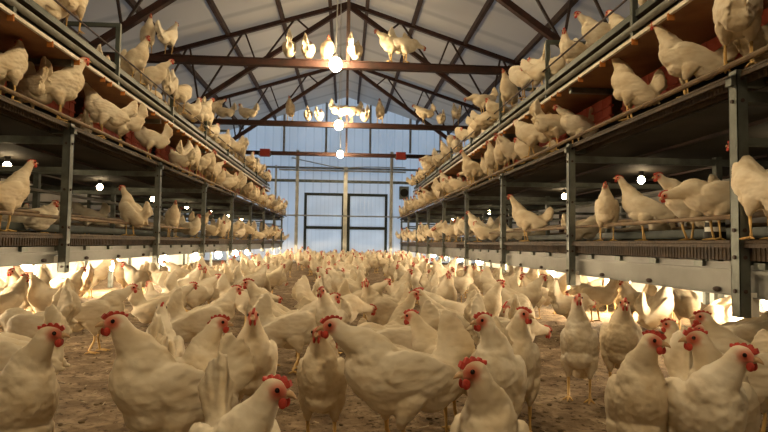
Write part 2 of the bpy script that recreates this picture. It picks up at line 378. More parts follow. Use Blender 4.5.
# ------------------------------------------------------------------ aviary racks
RK = {'left': dict(s=-1, X=1.90, Y0=4.07, dY=1.92, pb=.475, zb=.41, hh=.070), 'right': dict(s=1, X=1.735, Y0=2.43, dY=1.91, pb=.42, zb=.335, hh=.080)}
YE, YT = 18.2, 14.4
T1, T2, NR, T3, BT = 0.665, 1.43, 1.89, 2.085, 2.43
def build_rack(side):
    q = RK[side]; s, X = q['s'], q['X']
    root = empty('aviary_rack', (s * X, 0, 0))
    tag(root, 'long %s tiered steel aviary rack with red nest curtains' % side, 'rack')
    W = 2.35
    def bx(nm, m, x0, x1, y0, y1, z0, z1, par=root):
        return MB().box(min(s * x0, s * x1), max(s * x0, s * x1), y0, y1, z0, z1).build(nm, m, par)
    posts = []
    y = q['Y0'] - 2 * q['dY']
    while y < YE + 0.3:
        posts.append(y); y += q['dY']
    posts = [p for p in posts if p > 0.2]
    for py in posts:
        # C channel, slots, bolts
        b = MB(); w_, d_ = 0.058, 0.05
        xa, xb = (0, d_) if s > 0 else (-d_, 0)
        zb = q['zb']
        b.box(xa, xb, py - w_ / 2, py - w_ / 2 + 0.004, zb, T2 + 0.01)
        b.box(xa, xb, py + w_ / 2 - 0.004, py + w_ / 2, zb, T2 + 0.01)
        e = 0.004 * s
        b.box(min(0, e), max(0, e), py - w_ / 2, py + w_ / 2, zb, T2 + 0.01)
        nf = len(b.f)
        for z in (0.45, 0.60, 0.72, 0.98, 1.30, 1.40):
            b.tube([(-0.008 * s, py, z), (0.001 * s, py, z)], 0.009, 8)
            b.tube([(s * 0.025, py - w_ / 2 - 0.004, z), (s * 0.025, py - w_ / 2 + 0.001, z)], 0.009, 8)
        po = b.build('post', 'galv', root)
        po.data.materials.append(M['darkbar'])
        for fi in range(nf, len(po.data.polygons)): po.data.polygons[fi].material_index = 1
        bx('hook_plate', 'plate', 0.052, 0.085, py - 0.032, py - 0.026, zb + .005, zb + .11)
        # inner supports
        for xi in (1.2, W):
            bx('post', 'galv', xi, xi + 0.05, py - 0.025, py + 0.025, 0.0, T2 if xi > 2 or py > YT else NR - .01)
        # cross beams
        bx('cross_beam', 'galv', 0.005, W + 0.05, py - 0.02, py + 0.02, T2 - 0.135, T2 - 0.085)
        bx('cross_beam', 'galv', -0.02, 0.40, py - 0.02, py + 0.02, T2 - 0.06, T2 - 0.02)
        bx('cross_beam', 'galv', 0.03, W, py - 0.02, py + 0.02, T1 - 0.10, T1 - 0.06)
        bx('cross_beam', 'galv', 0.03, W, py - 0.018, py + 0.018, 1.10, 1.135)
        bx('cross_beam', 'galv', 0.02, 1.7, py - 0.02, py + 0.02, NR - 0.045, NR - 0.002) if py < YT else None
    # tier floors: rail with wire ribs at the front edge
    for z in (T1, T2):
        fl = MB(); fl.box(min(s * 0.02, s * W), max(s * 0.02, s * W), 0.3, YE, z - 0.022, z - 0.006)
        for k in range(6):
            xx = s * (0.15 + k * 0.42)
            fl.box(xx - 0.012, xx + 0.012, 0.3, YE, z - 0.05, z - 0.02)
        fl.build('mesh_floor', 'slat', root)
        hh = q['hh'] if z == T1 else 0.05
        fr = MB(); fr.tube([(s * 0.035, 0.3, z), (s * 0.035, YE, z)], 0.013)
        fr.box(min(s * 0.05, s * 0.06), max(s * 0.05, s * 0.06), 0.3, YE, z - hh, z - 0.01)
        yy = 0.32
        while yy < 9:
            fr.box(min(s * 0.046, s * 0.05), max(s * 0.046, s * 0.05), yy, yy + 0.008, z - hh, z - 0.015); yy += 0.028
        fr.build('front_rail', 'slat', root)
    # steel belt profile below tier one with brackets
    tr = MB(); pb, pt = q['pb'], T1 - q['hh'] - .008
    tr.box(min(s * 0.075, s * 0.08), max(s * 0.075, s * 0.08), 0.3, YE, pb + .005, pt)
    tr.box(min(s * 0.055, s * 0.08), max(s * 0.055, s * 0.08), 0.3, YE, pb, pb + .005)
    tr.box(min(s * 0.05, s * 0.08), max(s * 0.05, s * 0.08), 0.3, YE, pt - .05, pt - .035)
    pr = tr.build('belt_profile', 'trough', root)
    cm = MB().box(min(s * 0.055, s * 0.076), max(s * 0.055, s * 0.076), 0, 0.07, pt - .028, pt).mesh('bracket', 'galv')
    km = MB().ell((s * 0.07, 0, pb + .022), (0.014, 0.03, 0.013), 8, 6).mesh('clamp', 'darkbar')
    for nm, me_, y0, st_ in (('bracket', cm, 0.6, .43), ('clamp', km, .8, .62)):
        yy = y0
        while yy < 9:
            o = bpy.data.objects.new(nm, me_); COL.objects.link(o); o.parent = pr; o.location = (0, yy, 0); yy += st_
    bx('manure_belt', 'belt', 0.09, W - 0.1, 0.3, YE, pb + .03, pb + .04)
    bx('manure_belt', 'belt', 0.14, W - 0.1, 0.3, YE, 1.365, 1.375)
    rb = MB()
    for xx in (0.6, 1.5, 2.1): rb.box(s * xx - .012, s * xx + .012, 0.3, YE, 1.345, 1.365)
    rb.build('belt_support', 'darkbar', root)
    # pipes, perches, troughs inside the tiers
    for (x, z, r, m) in ((0.10, 0.79, 0.012, 'perch'), (0.45, 0.84, 0.014, 'perch'), (0.95, 0.90, 0.014, 'pvc'), (1.45, 0.82, 0.014, 'perch'), (2.0, 0.86, 0.014, 'perch'),
                         (0.7, 1.05, 0.014, 'pvc'), (1.7, 1.05, 0.014, 'pvc'), (-0.05, T2 + 0.015, 0.014, 'perch'), (0.3, T2 + 0.02, 0.012, 'perch')):
        MB().tube([(s * x, 0.3, z), (s * x, YE, z)], r).build('perch_pipe', m, root)
    for (x, z) in ((0.62, 0.70), (1.6, 0.70), (0.22, T2 + 0.10)):
        if z < 1:
            b = MB(); b.box(s * x - 0.06, s * x + 0.06, 0.3, YE, z, z + 0.008); b.box(s * x - 0.065, s * x - 0.058, 0.3, YE, z, z + 0.06); b.box(s * x + 0.058, s * x + 0.065, 0.3, YE, z, z + 0.06)
            b.build('feed_trough', 'railgreen', root)
    # nest: brown roof board, white edge strip, red curtains
    bx('nest_roof', 'brownboard', 0.0, 1.7, 0.3, YT, NR, NR + 0.018)
    es = bx('edge_strip', 'edge', -0.02, 0.0, 0.3, YT, NR - 0.002, NR + 0.020)
    rr = random.Random(5); yy = 2.2
    dm = MB().box(min(s * -0.026, s * 0.01), max(s * -0.026, s * 0.01), 0, 0.012, NR - 0.032, NR + 0.005).mesh('rust_drip', 'rusty')
    while yy < 8:
        o = bpy.data.objects.new('rust_drip', dm); COL.objects.link(o); o.parent = es; o.location = (0, yy, 0); yy += rr.uniform(0.12, 0.45)
    bx('nest_back', 'dark', 0.80, 0.82, 0.3, YT, T2, NR)
    for i, py in enumerate(posts):
        for j in range(2):
            a = py + 0.10 + j * q['dY'] / 2
            b = MB(); nseg = 10; L = q['dY'] / 2 - 0.20
            for sgi in range(nseg):
                off = 0.0035 * math.sin(sgi * 1.9)
                b.box(min(s * (0.40 + off), s * (0.41 + off)), max(s * (0.40 + off), s * (0.41 + off)), a + L * sgi / nseg, a + L * (sgi + 1) / nseg + 0.001, 1.66, NR - 0.02)
            for z in (1.70, 1.78):
                b.box(min(s * 0.385, s * 0.425), max(s * 0.385, s * 0.425), a, a + L, z, z + 0.016)
            if a + L < YT: b.build('nest_curtain', 'redflap', root)
    # above the nest: grey pipe, rails, brackets
    MB().tube([(s * -0.01, 0.3, NR + 0.075), (s * -0.01, YT, NR + 0.075)], 0.021, 12).build('water_pipe', 'pvc', root, True)
    b = MB(); b.box(min(0, s * 0.03), max(0, s * 0.03), 0.3, YT, T3 - 0.052, T3 - 0.01); b.build('top_rail', 'railgreen', root)
    b = MB(); b.box(min(s * 0.18, s * 0.21), max(s * 0.18, s * 0.21), 0.3, YT, T3 - 0.05, T3 - 0.01); b.box(min(s * 0.5, s * 0.54), max(s * 0.5, s * 0.54), 0.3, YT, T3 - 0.05, T3 - 0.01)
    b.build('top_rail', 'railgreen', root)
    MB().tube([(s * -0.03, 0.3, T3 + 0.075), (s * -0.03, YT, T3 + 0.075)], 0.007).build('guard_wire', 'darkbar', root)
    fl = MB(); fl.box(min(s * 0.03, s * 1.0), max(s * 0.03, s * 1.0), 0.3, YT, T3 - 0.012, T3 - 0.004); fl.build('mesh_floor', 'slat', root)
    by = 3.3
    while by < YT:
        b = MB(); b.box(-0.018, 0.018, by - 0.015, by + 0.015, NR + 0.02, BT)
        b.box(min(0, s * 0.42), max(0, s * 0.42), by - 0.016, by + 0.016, BT - 0.032, BT)
        b.build('top_bracket', 'railgreen', root)
        by += 1.49
    bx('added_white_panel', 'plate', W + 0.12, W + 0.13, 0.3, YE, 0.0, 0.50)  # white panel added behind the under-rack lamps to give a bright band
    return root, posts
for side in ('left', 'right'):
    RK[side]['root'], RK[side]['posts'] = build_rack(side)

# ------------------------------------------------------------------ lamps
def lamp(loc, kind, label, group, cord=None):
    root = empty('lamp', loc); tag(root, label, 'lamp', group)
    r = {'c': 0.085, 't': 0.034, 'u': 0.07}[kind]  # aisle and under-rack bulbs are oversized; the extra globe stands in for glare
    MB().ell((0, 0, 0), (r, r, r * 1.15), 16, 10).build('bulb', 'bulb_' + kind, root, True)
    MB().tube([(0, 0, r * 1.05), (0, 0, r * 1.05 + 0.05)], [0.02, 0.024], 10).build('socket', 'dark', root)
    if cord: MB().tube([(0, 0, r + 0.05), (0.02, 0, cord * 0.5), (0, 0, cord)], 0.008, 6).build('cord', 'cord', root)
    return root
for i, Y in enumerate((0.0, 3.7, 7.45, 11.35, 15.1)):
    if Y < 1: w_ = 'hidden'
    lamp((-0.16, Y, 2.99), 'c', 'bare bulb on a cord, %s' % ['above the camera, out of the picture', 'ahead of the picture top, out of view', 'the large glaring one at the nearest tie beam', 'the middle one at the second tie beam', 'the smallest one at the farthest tie beam'][i], 'bulbs above the aisle', roofz(0.16) - 2.99 - 0.01)
for side in ('left', 'right'):
    s = RK[side]['s']
    for kk in range(-1, 7):
        Y = 5.25 + 1.92 * kk
        xt = 3.0 if s < 0 else 2.82; xu = 2.8 if s < 0 else 2.63
        which = 'nearest, just outside the picture' if kk < 0 else '%s visible from the front' % ORD[kk]
        lamp((s * xt, Y, 1.28), 't', 'small round lamp inside the %s rack\'s lower tier, %s' % (side, which), 'lamps inside the racks')
        lamp((s * xu, Y, 0.335 if s < 0 else .325), 'u', 'glaring lamp below the %s rack\'s belt, %s' % (side, which), 'lamps under the racks')


# ------------------------------------------------------------------ hens
def catmull(P, n):
    P = [np.array(p, float) for p in P]; out = []
    k = len(P)
    for i in range(k - 1):
        p0 = P[i - 1] if i else 2 * P[0] - P[1]; p1 = P[i]; p2 = P[i + 1]; p3 = P[i + 2] if i + 2 < k else 2 * P[-1] - P[-2]
        for j in range(n):
            t = j / n
            out.append(0.5 * ((2 * p1) + (-p0 + p2) * t + (2 * p0 - 5 * p1 + 4 * p2 - p3) * t * t + (-p0 + 3 * p1 - 3 * p2 + p3) * t ** 3))
    out.append(P[-1]); return out
def loft(mb, st, n=4, seg=18, round_ends=True):
    """st rows: x,y,z, half width, half height, side yaw (radians)"""
    rows = catmull(st, n); k = len(rows); base = len(mb.v)
    pts = [Vector(r[:3]) for r in rows]
    for i, r in enumerate(rows):
        d = (pts[min(i + 1, k - 1)] - pts[max(i - 1, 0)]).normalized()
        side = Vector((-math.sin(r[5]), math.cos(r[5]), 0)); side = (side - d * side.dot(d)).normalized()
        up = d.cross(side)
        for j in range(seg):
            a = 2 * math.pi * j / seg
            mb.v.append(tuple(pts[i] + side * math.cos(a) * max(r[3], .002) + up * math.sin(a) * max(r[4], .002)))
    for i in range(k - 1):
        for j in range(seg):
            a = base + i * seg
            mb.f.append((a + j, a + (j + 1) % seg, a + seg + (j + 1) % seg, a + seg + j))
    mb.f.append(tuple(base + seg - 1 - j for j in range(seg))); mb.f.append(tuple(base + (k - 1) * seg + j for j in range(seg)))

def rotp(x, z, a, cx=0.0, cz=0.21):
    x -= cx; z -= cz
    return cx + x * math.cos(a) - z * math.sin(a), cz + x * math.sin(a) + z * math.cos(a)

#        pitch, head xyz,           neck dir at head,  head yaw, head pitch, tail, drop, legs
POSE = {
 'upleft':   (36, (.10, .015, .42), (.1, .1, 1),   55,  -4,  55, 0, 1),
 'upright':  (36, (.10, -.015, .42), (.1, -.1, 1), -55, -4,  55, 0, 1),
 'tailup':   (14, (.14, .03, .385), (.3, .1, 1),   45,  -8,  84, 0, 1),
 'raised':   (14, (.15, 0, .385),   (.4, 0, 1),    0,   -4,  80, 0, 1),
 'alert':    (27, (.125, 0, .405),  (.25, 0, 1),   0,   0,  62, 0, 1),
 'lookleft': (22, (.12, .02, .40),  (.1, .1, 1),   70,  -4, 55, 0, 1),
 'lookright':(22, (.12, -.02, .40), (.1, -.1, 1), -70,  -4, 60, 0, 1),
 'tall':     (40, (.10, 0, .45),    (.1, 0, 1),    20,  5,  58, 0, 1),
 'walk':     (13,  (.185, 0, .365),  (.6, 0, 1),    0,   -6, 66, 0, 1),
 'walkturn': (8,  (.175, -.03, .35), (.5, -.2, 1), -45, -10, 70, 0, 1),
 'low':      (-6, (.25, .01, .23),  (1, 0, -.1),   10,  -35, 58, 0, 1),
 'peck':     (-24, (.235, 0, .05),  (.35, 0, -1),  0,   -70, 52, 0, 1),
 'crouch':   (4,  (.13, 0, .375),   (.1, 0, 1),    25,  -5, 50, .095, 0),
 'hunch':    (12, (.12, 0, .345),   (.1, 0, 1),    -20, -10, 28, .105, 0),
 'preen':    (8,  (.03, .075, .30), (-.8, .4, -.3), 160, -30, 50, 0, 1),
 'stretch':  (22, (.15, .0, .43),   (.35, 0, 1),   0,   10, 35, 0, 1),
}
WORD = {'upleft': 'tall', 'upright': 'erect', 'tailup': 'tail-up', 'raised': 'high-tailed', 'alert': 'upright', 'lookleft': 'head-turned', 'lookright': 'side-glancing', 'tall': 'tall-necked', 'walk': 'walking', 'walkturn': 'turning',
        'low': 'stooping', 'peck': 'pecking', 'crouch': 'squatting', 'hunch': 'hunched', 'preen': 'preening', 'stretch': 'stretching'}

def make_kind(pose, lod, seed):
    """returns body mesh data and the meshes of its parts"""
    rnd = random.Random(seed)
    pitch, H, nd, hy, hp, tail, drop, legs = POSE[pose]
    pa = R(pitch); hyr = R(hy); mb = MB(); cx0 = 0.0
    fat = rnd.uniform(0.83, 0.92)
    def P(x, z): return rotp(x, z, pa)
    st = []
    for x, z, w_, h_ in ((-.175, .268, .012, .014), (-.15, .262, .040, .038), (-.10, .240, .062, .062), (-.04, .224, .077, .078), (.03, .217, .083, .086),
                         (.085, .225, .076, .081), (.12, .243, .058, .064), (.140, .262, .03, .038)):
        X, Z = P(x, z); st.append((X, 0, Z, w_ * fat, h_ * fat, 0))
    loft(mb, st, 3, 20)
    # neck
    Hv = Vector(H) + Vector((0, 0, drop if drop else 0)) * 0
    bx_, bz_ = P(.055, .235); cx_, cz_ = P(.115, .268)
    B0 = Vector((bx_, 0, bz_)); B1 = Vector((cx_, 0, cz_)); nd = Vector(nd).normalized()
    hf = Vector((math.cos(hyr) * math.cos(R(hp)), math.sin(hyr) * math.cos(R(hp)), math.sin(R(hp))))
    L = (Hv - B1).length
    bdir = Vector((math.cos(pa + .9), 0, math.sin(pa + .9)))
    if pose in ('peck', 'low'): bdir = Vector((1, 0, -.1 if pose == 'low' else -.5)).normalized()
    if pose == 'preen': bdir = Vector((.3, .2, 1)).normalized()
    c1 = B1 + bdir * L * .38; c2 = Hv - nd * L * .42
    st = [(*B0, .062, .066, 0)]
    for t in (0, .25, .5, .72, .9, 1.0):
        p = B1 * (1 - t) ** 3 + c1 * 3 * t * (1 - t) ** 2 + c2 * 3 * t * t * (1 - t) + Hv * t ** 3
        r = {0: .056, .25: .045, .5: .0335, .72: .0265, .9: .0225, 1.0: .019}[t]
        st.append((*p, r, r * 1.10, hyr * t if abs(hy) < 90 else hyr * t * .5))
    loft(mb, st, 3, 18)
    # head frame
    hs = Vector((-math.sin(hyr), math.cos(hyr), 0)); hu = hf.cross(hs).normalized()
    HM = Matrix((hf, hs, hu)).transposed()
    hc = Hv + hf * 0.010 + hu * 0.004
    mb.ell(hc, (.028, .0175, .0205), 18, 12, HM)
    mb.ell(hc + hf * 0.016 - hu * 0.003, (.016, .0125, .0135), 14, 10, HM)
    # fluff and thighs
    X, Z = P(-.10, .20); mb.ell((X, 0, Z), (.062, .058, .060), 16, 12)
    X, Z = P(.02, .175); mb.ell((X, 0, Z), (.075, .060, .052), 16, 12)
    fx = 0.012
    if legs:
        for s in (-1, 1):
            X, Z = P(-.015, .185)
            loft(mb, [(X, s * .042, Z, .040, .048, 0), (X * .5 + fx * .5, s * .045, Z * .6 + .128 * .4, .034, .040, 0), (fx + .006, s * .045, .118, .016, .018, 0), (fx + .004, s * .045, .100, .009, .010, 0)], 3, 14)
    # wings: folded, tips pointing back
    for s in (-1, 1):
        W = []
        for x, z, w_, h_, y in ((.095, .262, .010, .018, .052), (.07, .252, .020, .045, .068), (.0, .240, .020, .060, .074), (-.07, .240, .017, .050, .066), (-.135, .244, .012, .030, .046), (-.185, .244, .006, .010, .028)):
            X, Z = P(x, z); W.append((X, s * y * fat, Z, w_, h_, 0))
        loft(mb, W, 3, 14)
        for k in range(3):  # flight feather tips
            x0, z0 = P(-.08, .225 - k * .013); x1, z1 = P(-.20 + .018 * k, .236 - k * .022)
            loft(mb, [(x0, s * .056, z0, .006, .016, 0), ((x0 + x1) / 2, s * .048, (z0 + z1) / 2, .006, .017, 0), (x1, s * .028, z1, .004, .007, 0)], 2, 10)
    # tail: fan of blades about a vertical plane
    tx, tz = P(-.125, .255); ta = R(tail)
    nb = 6; up_ = pose in ('tailup', 'raised'); wq = .72 if up_ else 1; lq = 1.14 if up_ else 1
    for k in range(nb):
        for s in (-1, 1):
            a = ta + R((9 - k * 5) if up_ else (16 - k * 8)) + R(rnd.uniform(-3, 3)); L_ = lq * (.165 - k * .012) * rnd.uniform(.96, 1.03)
            y1 = s * (.006 + .0060 * k); dx, dz = -math.cos(a), math.sin(a)
            b = (tx + .012, s * .006, tz - .01)
            m_ = (tx + dx * L_ * .55, y1 * .7, tz + dz * L_ * .55); e = (tx + dx * L_, y1, tz + dz * L_)
            loft(mb, [(*b, .008, .022, 0), (*m_, .006, .026 * wq, 0), (tx + dx * L_ * .85, y1 * .9, tz + dz * L_ * .85, .005, .023 * wq, 0), (*e, .004, .011 * wq, 0)], 2, 10)
    # saddle between back and tail
    X0, Z0 = P(-.06, .275); loft(mb, [(X0, 0, Z0 - .02, .05, .03, 0), (tx + .01, 0, tz + .0, .042, .045, 0), (tx - math.cos(ta) * .055, 0, tz + math.sin(ta) * .055, .018, .046, 0), (tx - math.cos(ta) * .10, 0, tz + math.sin(ta) * .10, .007, .040, 0)], 3, 14)
    # voxel skin
    tmp = bpy.data.objects.new('tmp', mb.mesh('tmp')); COL.objects.link(tmp)
    rm = tmp.modifiers.new('r', 'REMESH'); rm.mode = 'VOXEL'; rm.voxel_size = (0.0048, 0.0085)[lod]
    sm = tmp.modifiers.new('s', 'SMOOTH'); sm.factor = 0.5; sm.iterations = (4, 2)[lod]
    dg = bpy.context.evaluated_depsgraph_get(); me = bpy.data.meshes.new_from_object(tmp.evaluated_get(dg))
    bpy.data.objects.remove(tmp)
    me.name = 'hen_' + pose
    n = len(me.vertices); co = np.empty(n * 3, np.float32); me.vertices.foreach_get('co', co); co = co.reshape(-1, 3)
    nr = np.empty(n * 3, np.float32); me.vertices.foreach_get('normal', nr); nr = nr.reshape(-1, 3)
    # soft feather relief
    sx = seed * 1.7
    if lod == 0:
        amp = np.array([noise.noise(Vector((c[0] * 28 + sx, c[1] * 60, c[2] * 60))) for c in co]) * .0028 + np.array([noise.noise(Vector((c[0] * 60 + sx, c[1] * 150, c[2] * 150))) for c in co]) * .0012
        dh = np.linalg.norm(co - np.array(hc), axis=1)
        co = co + nr * (amp * np.clip((dh - .03) / .05, 0.1, 1))[:, None]
    # colour: cream feathers, pink face, stained vent and lower breast
    colr = np.tile(np.array([.86, .80, .68]), (n, 1))
    loc = (co - np.array(hc)) @ np.array(HM)
    f = np.maximum(np.exp(-(((loc[:, 0] - .014) / .019) ** 2 + ((loc[:, 2] - .0) / .017) ** 2) ** 1.5) * (np.abs(loc[:, 1]) > .004), 0)
    f *= (np.linalg.norm(loc, axis=1) < .045)
    colr = colr * (1 - f[:, None]) + np.array([.64, .15, .11]) * f[:, None]
    ear = np.exp(-(((loc[:, 0] + .008) / .006) ** 2 + ((loc[:, 2] + .006) / .006) ** 2) ** 2) * (np.abs(loc[:, 1]) > .012) * (np.linalg.norm(loc, axis=1) < .04)
    colr = colr * (1 - ear[:, None]) + np.array([.9, .85, .78]) * ear[:, None]
    dirt = np.clip((0.155 - co[:, 2]) / .06, 0, 1) * .45
    colr = colr * (1 - dirt[:, None]) + np.array([.50, .40, .27]) * dirt[:, None]
    co[:, 2] -= drop
    me.vertices.foreach_set('co', co.astype(np.float32).ravel())
    at = me.color_attributes.new('Col', 'FLOAT_COLOR', 'POINT')
    at.data.foreach_set('color', np.hstack([colr, np.ones((n, 1))]).astype(np.float32).ravel())
    me.materials.clear(); me.materials.append(M['feather'])
    # legs join the body mesh
    dv = Vector((0, 0, -drop))
    lg = MB()
    if legs:
        for s in (-1, 1):
            y = s * .045; st_ = .018 * s if pose.startswith('walk') else .004 * s
            lg.tube([(fx + .004, y, .118), (fx + .002, y, .075), (fx + st_ - .006, y, .018), (fx + st_ - .004, y, .010)], [.0078, .0062, .0062, .008], 8)
            for a, L_ in ((-28, .045), (0, .055), (28, .045), (180 - 12 * s, .024)):
                dx, dy = math.cos(R(a)), math.sin(R(a)); x0 = fx + st_ - .004
                lg.tube([(x0, y, .011), (x0 + dx * L_ * .5, y + dy * L_ * .5, .008), (x0 + dx * L_, y + dy * L_, .004)], [.006, .0048, .0025], 6)
    else:
        for s in (-1, 1):
            for a, L_ in ((-22, .040), (0, .045), (22, .040)):
                dx, dy = math.cos(R(a)), math.sin(R(a))
                lg.tube([(.05, s * .04, .008 + drop), (.05 + dx * L_ * .5, s * .04 + dy * L_ * .5, .008 + drop), (.05 + dx * L_, s * .04 + dy * L_, .004 + drop)], [.006, .005, .003], 6)
    parts = {}
    def hp_(v): return hc + HM @ Vector(v)
    # comb: serrated blade, tip lobes leaning
    cb = MB(); out = [(.028, .008), (.034, .016), (.031, .022), (.027, .029), (.022, .024), (.016, .034), (.011, .035), (.007, .027), (.001, .035), (-.004, .034), (-.008, .026), (-.015, .031), (-.019, .028), (-.019, .021), (-.029, .022), (-.028, .013), (-.020, .010), (.0, .012), (.018, .012)]
    lean = rnd.choice((-1, 1)) * .25; cs = rnd.uniform(.55, .80)
    for yy in (-.0045, .0045):
        for x, z in out:
            zz = .010 + (z - .012) * cs; x = x * .92
            tp = .6 if z > .03 else 1
            cb.v.append(tuple(hp_((x, yy * tp + max(0, z - .016) * lean, zz))))
    k = len(out)
    cb.f += [tuple(range(k)), tuple(range(2 * k - 1, k - 1, -1))] + [(j, k + j, k + (j + 1) % k, (j + 1) % k) for j in range(k)]
    parts['comb'] = (cb, 'comb', False)
    bk = MB(); bk.tube([hp_((.024, 0, -.002)), hp_((.033, 0, -.002)), hp_((.040, 0, -.005)), hp_((.044, 0, -.008))], [.0078, .0058, .0032, .0008], 10); parts['beak'] = (bk, 'beak', True)
    down = Vector((0, 0, -1))
    for i, s in enumerate((-1, 1)):
        wt = MB(); c0 = hp_((.021, s * .007, -.013)); Wm = HM
        wt.ell(c0 + down * .006, (.0085, .0045, .0105), 12, 8, Wm); parts['wattle%d' % i] = (wt, 'comb', True)
        ey = MB(); ey.ell(hp_((.012, s * .0158, .004)), (.0048, .0032, .0048), 10, 8, HM); parts['eye%d' % i] = (ey, 'eye', True)
    # join legs into the body mesh data
    bmh = bmesh.new(); bmh.from_mesh(me)
    mats = ['feather', 'leg', 'comb', 'beak', 'eye']
    for mm in mats[1:]: me.materials.append(M[mm])
    cl = bmh.verts.layers.float_color['Col']
    def addmb(b, mi):
        vs = []
        for p in b.v:
            v = bmh.verts.new((p[0], p[1], p[2] - drop)); v[cl] = (1, 1, 1, 1); vs.append(v)
        for fc in b.f:
            try: g = bmh.faces.new([vs[j] for j in fc]); g.material_index = mi
            except ValueError: pass
    addmb(lg, 1)
    if lod == 1:
        for nm, (b, m, _) in parts.items(): addmb(b, mats.index(m))
    bmh.to_mesh(me); bmh.free()
    me.polygons.foreach_set('use_smooth', [True] * len(me.polygons))
    pm = []
    if lod == 0:
        for nm, (b, m, smo) in parts.items():
            b.v = [(x, y, z - drop) for x, y, z in b.v]
            pm.append((nm.rstrip('01'), b.mesh(nm.rstrip('01'), m, smo)))
    return me, pm
KINDS = {}
def kind(pose, lod, var=0):
    key = (pose, lod, var)
    if key not in KINDS: KINDS[key] = make_kind(pose, lod, hash((list(POSE).index(pose), lod, var)) % 97)
    return KINDS[key]

HENS = []     # every hen: pose, position, heading, scale, label bits
def hen(x, y, z, heading, pose, label=None, scale=1.0, zone=None, lod=None, var=0):
    HENS.append(dict(x=x, y=y, z=z, h=heading, pose=pose, label=label, s=scale, zone=zone, lod=lod, var=var))

# --- foreground hens: head column/row, facing, pose.  The head height gives the distance.
def fg(u, v, heading, pose, label, scale=1.0, Y=None, var=0):
    P_ = POSE[pose]; hx, hyy, hz = P_[1]; hz = (hz - P_[6]) * scale
    if Y is None: p = on_z(u, v, hz)
    else: p = on_y(u, v, Y)
    a = R(heading); dx = (hx * math.cos(a) - hyy * math.sin(a)) * scale; dy = (hx * math.sin(a) + hyy * math.cos(a)) * scale
    x, y = p.x - dx, p.y - dy
    hen(x, y, 0.0, heading, pose, label, scale, 'fg', 0, var)
fg(45, 333, -42, 'upleft', 'white hen at the left edge, red-combed head looking right', 1.0)
fg(120, 322, 222, 'alert', 'white hen near the left, pale head facing left, standing over bare litter', 1.08)
fg(216, 320, -50, 'upleft', 'white hen looking right, just behind the hen with the raised tail', .97)
fg(253, 314, -82, 'alert', 'upright white hen facing the camera, bright comb, left of centre', 1.0)
fg(270, 383, -66, 'tailup', 'closest white hen, big red comb facing right, tall tail behind its neck', 1.0)
fg(318, 332, -96, 'alert', 'front-facing white hen at centre, narrow red-rimmed face', .93, var=1)
fg(336, 325, 203, 'walk', 'large side-on white hen facing left at centre, tail to the right', 1.12)
fg(322, 290, -110, 'alert', 'white hen looking over the two centre hens from behind', 1.0)
fg(487, 320, -114, 'upright', 'white hen right of centre with a large comb facing left', 1.0)
fg(521, 311, -108, 'upleft', 'white hen right of centre facing right, behind the left-facing combed hen', 1.0)
fg(479, 370, 252, 'upright', 'nearest white hen right of centre, head turned left, red comb', 0.98, var=1)
fg(649, 336, -112, 'upleft', 'tall thick-necked white hen in the right foreground facing right', 1.0)
fg(737, 352, -106, 'tailup', 'white hen in the lower right corner with red comb and raised tail', 1.05)
fg(701, 336, -138, 'upright', 'white hen on the right facing left behind the corner hen', 1.0, var=1)
fg(672, 323, 130, 'crouch', 'crouching white hen at right with its head drawn back', 1.1)
fg(577, 298, -118, 'tall', 'slender white hen standing alone on the litter, right of the aisle', 0.95)
fg(624, 303, -110, 'alert', 'white hen facing the camera under the right rack edge, dark red face', 1.0)
fg(706, 315, 160, 'alert', 'white hen under the right rack looking left, brightly lit', 1.0)
fg(251, 283, 165, 'alert', 'tall white hen with pale face standing behind the left middle group', 1.05)
fg(412, 293, -20, 'tall', 'upright white hen at right of centre with its neck raised', 0.9)
def at(u, Y, heading, pose, label, scale=1.0, var=0):
    p = on_y(u, 300, Y); hen(p.x, Y, 0.0, heading, pose, label, scale, 'fg', 0, var)
at(160, 2.05, 105, 'raised', 'white hen seen from behind with a tall pointed tail, left foreground', 1.0)
at(188, 1.75, 75, 'raised', 'white hen from behind beside the pointed-tail one, head hidden', .95)
at(8, 2.1, 190, 'raised', 'white hen at the left edge turned away behind the red-combed one', 1.0)
at(38, 2.8, 165, 'low', 'white hen by the left edge with its tail toward the aisle', 1.0)
at(455, 1.95, 150, 'raised', 'white hen with broad tail upright between the side-on hen and the combed hen', 1.0)
at(296, 2.9, 10, 'walk', 'white hen standing low behind the upright front-facing hen', 1.0)
at(395, 2.5, 172, 'low', 'white hen stooping behind the large side-on hen', .95)
at(505, 2.7, 20, 'low', 'white hen feeding behind the right-facing hen', 1.0)
at(760, 1.9, 170, 'walk', 'white hen at the right edge under the nearest rack post', 1.0)
at(745, 2.6, 150, 'peck', 'white hen pecking under the rack by the nearest right post', 1.0)
at(95, 3.4, 10, 'walk', 'white hen beside the left rack edge walking toward the aisle', 1.0)
at(318, 3.9, 90, 'raised', 'white hen facing away in the middle of the aisle', 1.0)
at(382, 3.7, 200, 'lookleft', 'white hen turning its head in mid aisle beside bare litter', 1.0)
at(205, 3.1, 20, 'raised', 'white hen with raised tail left of the pale-faced standing hen', 1.0)
at(448, 3.1, 170, 'raised', 'white hen with raised tail right of the raised-neck hen', 1.0)

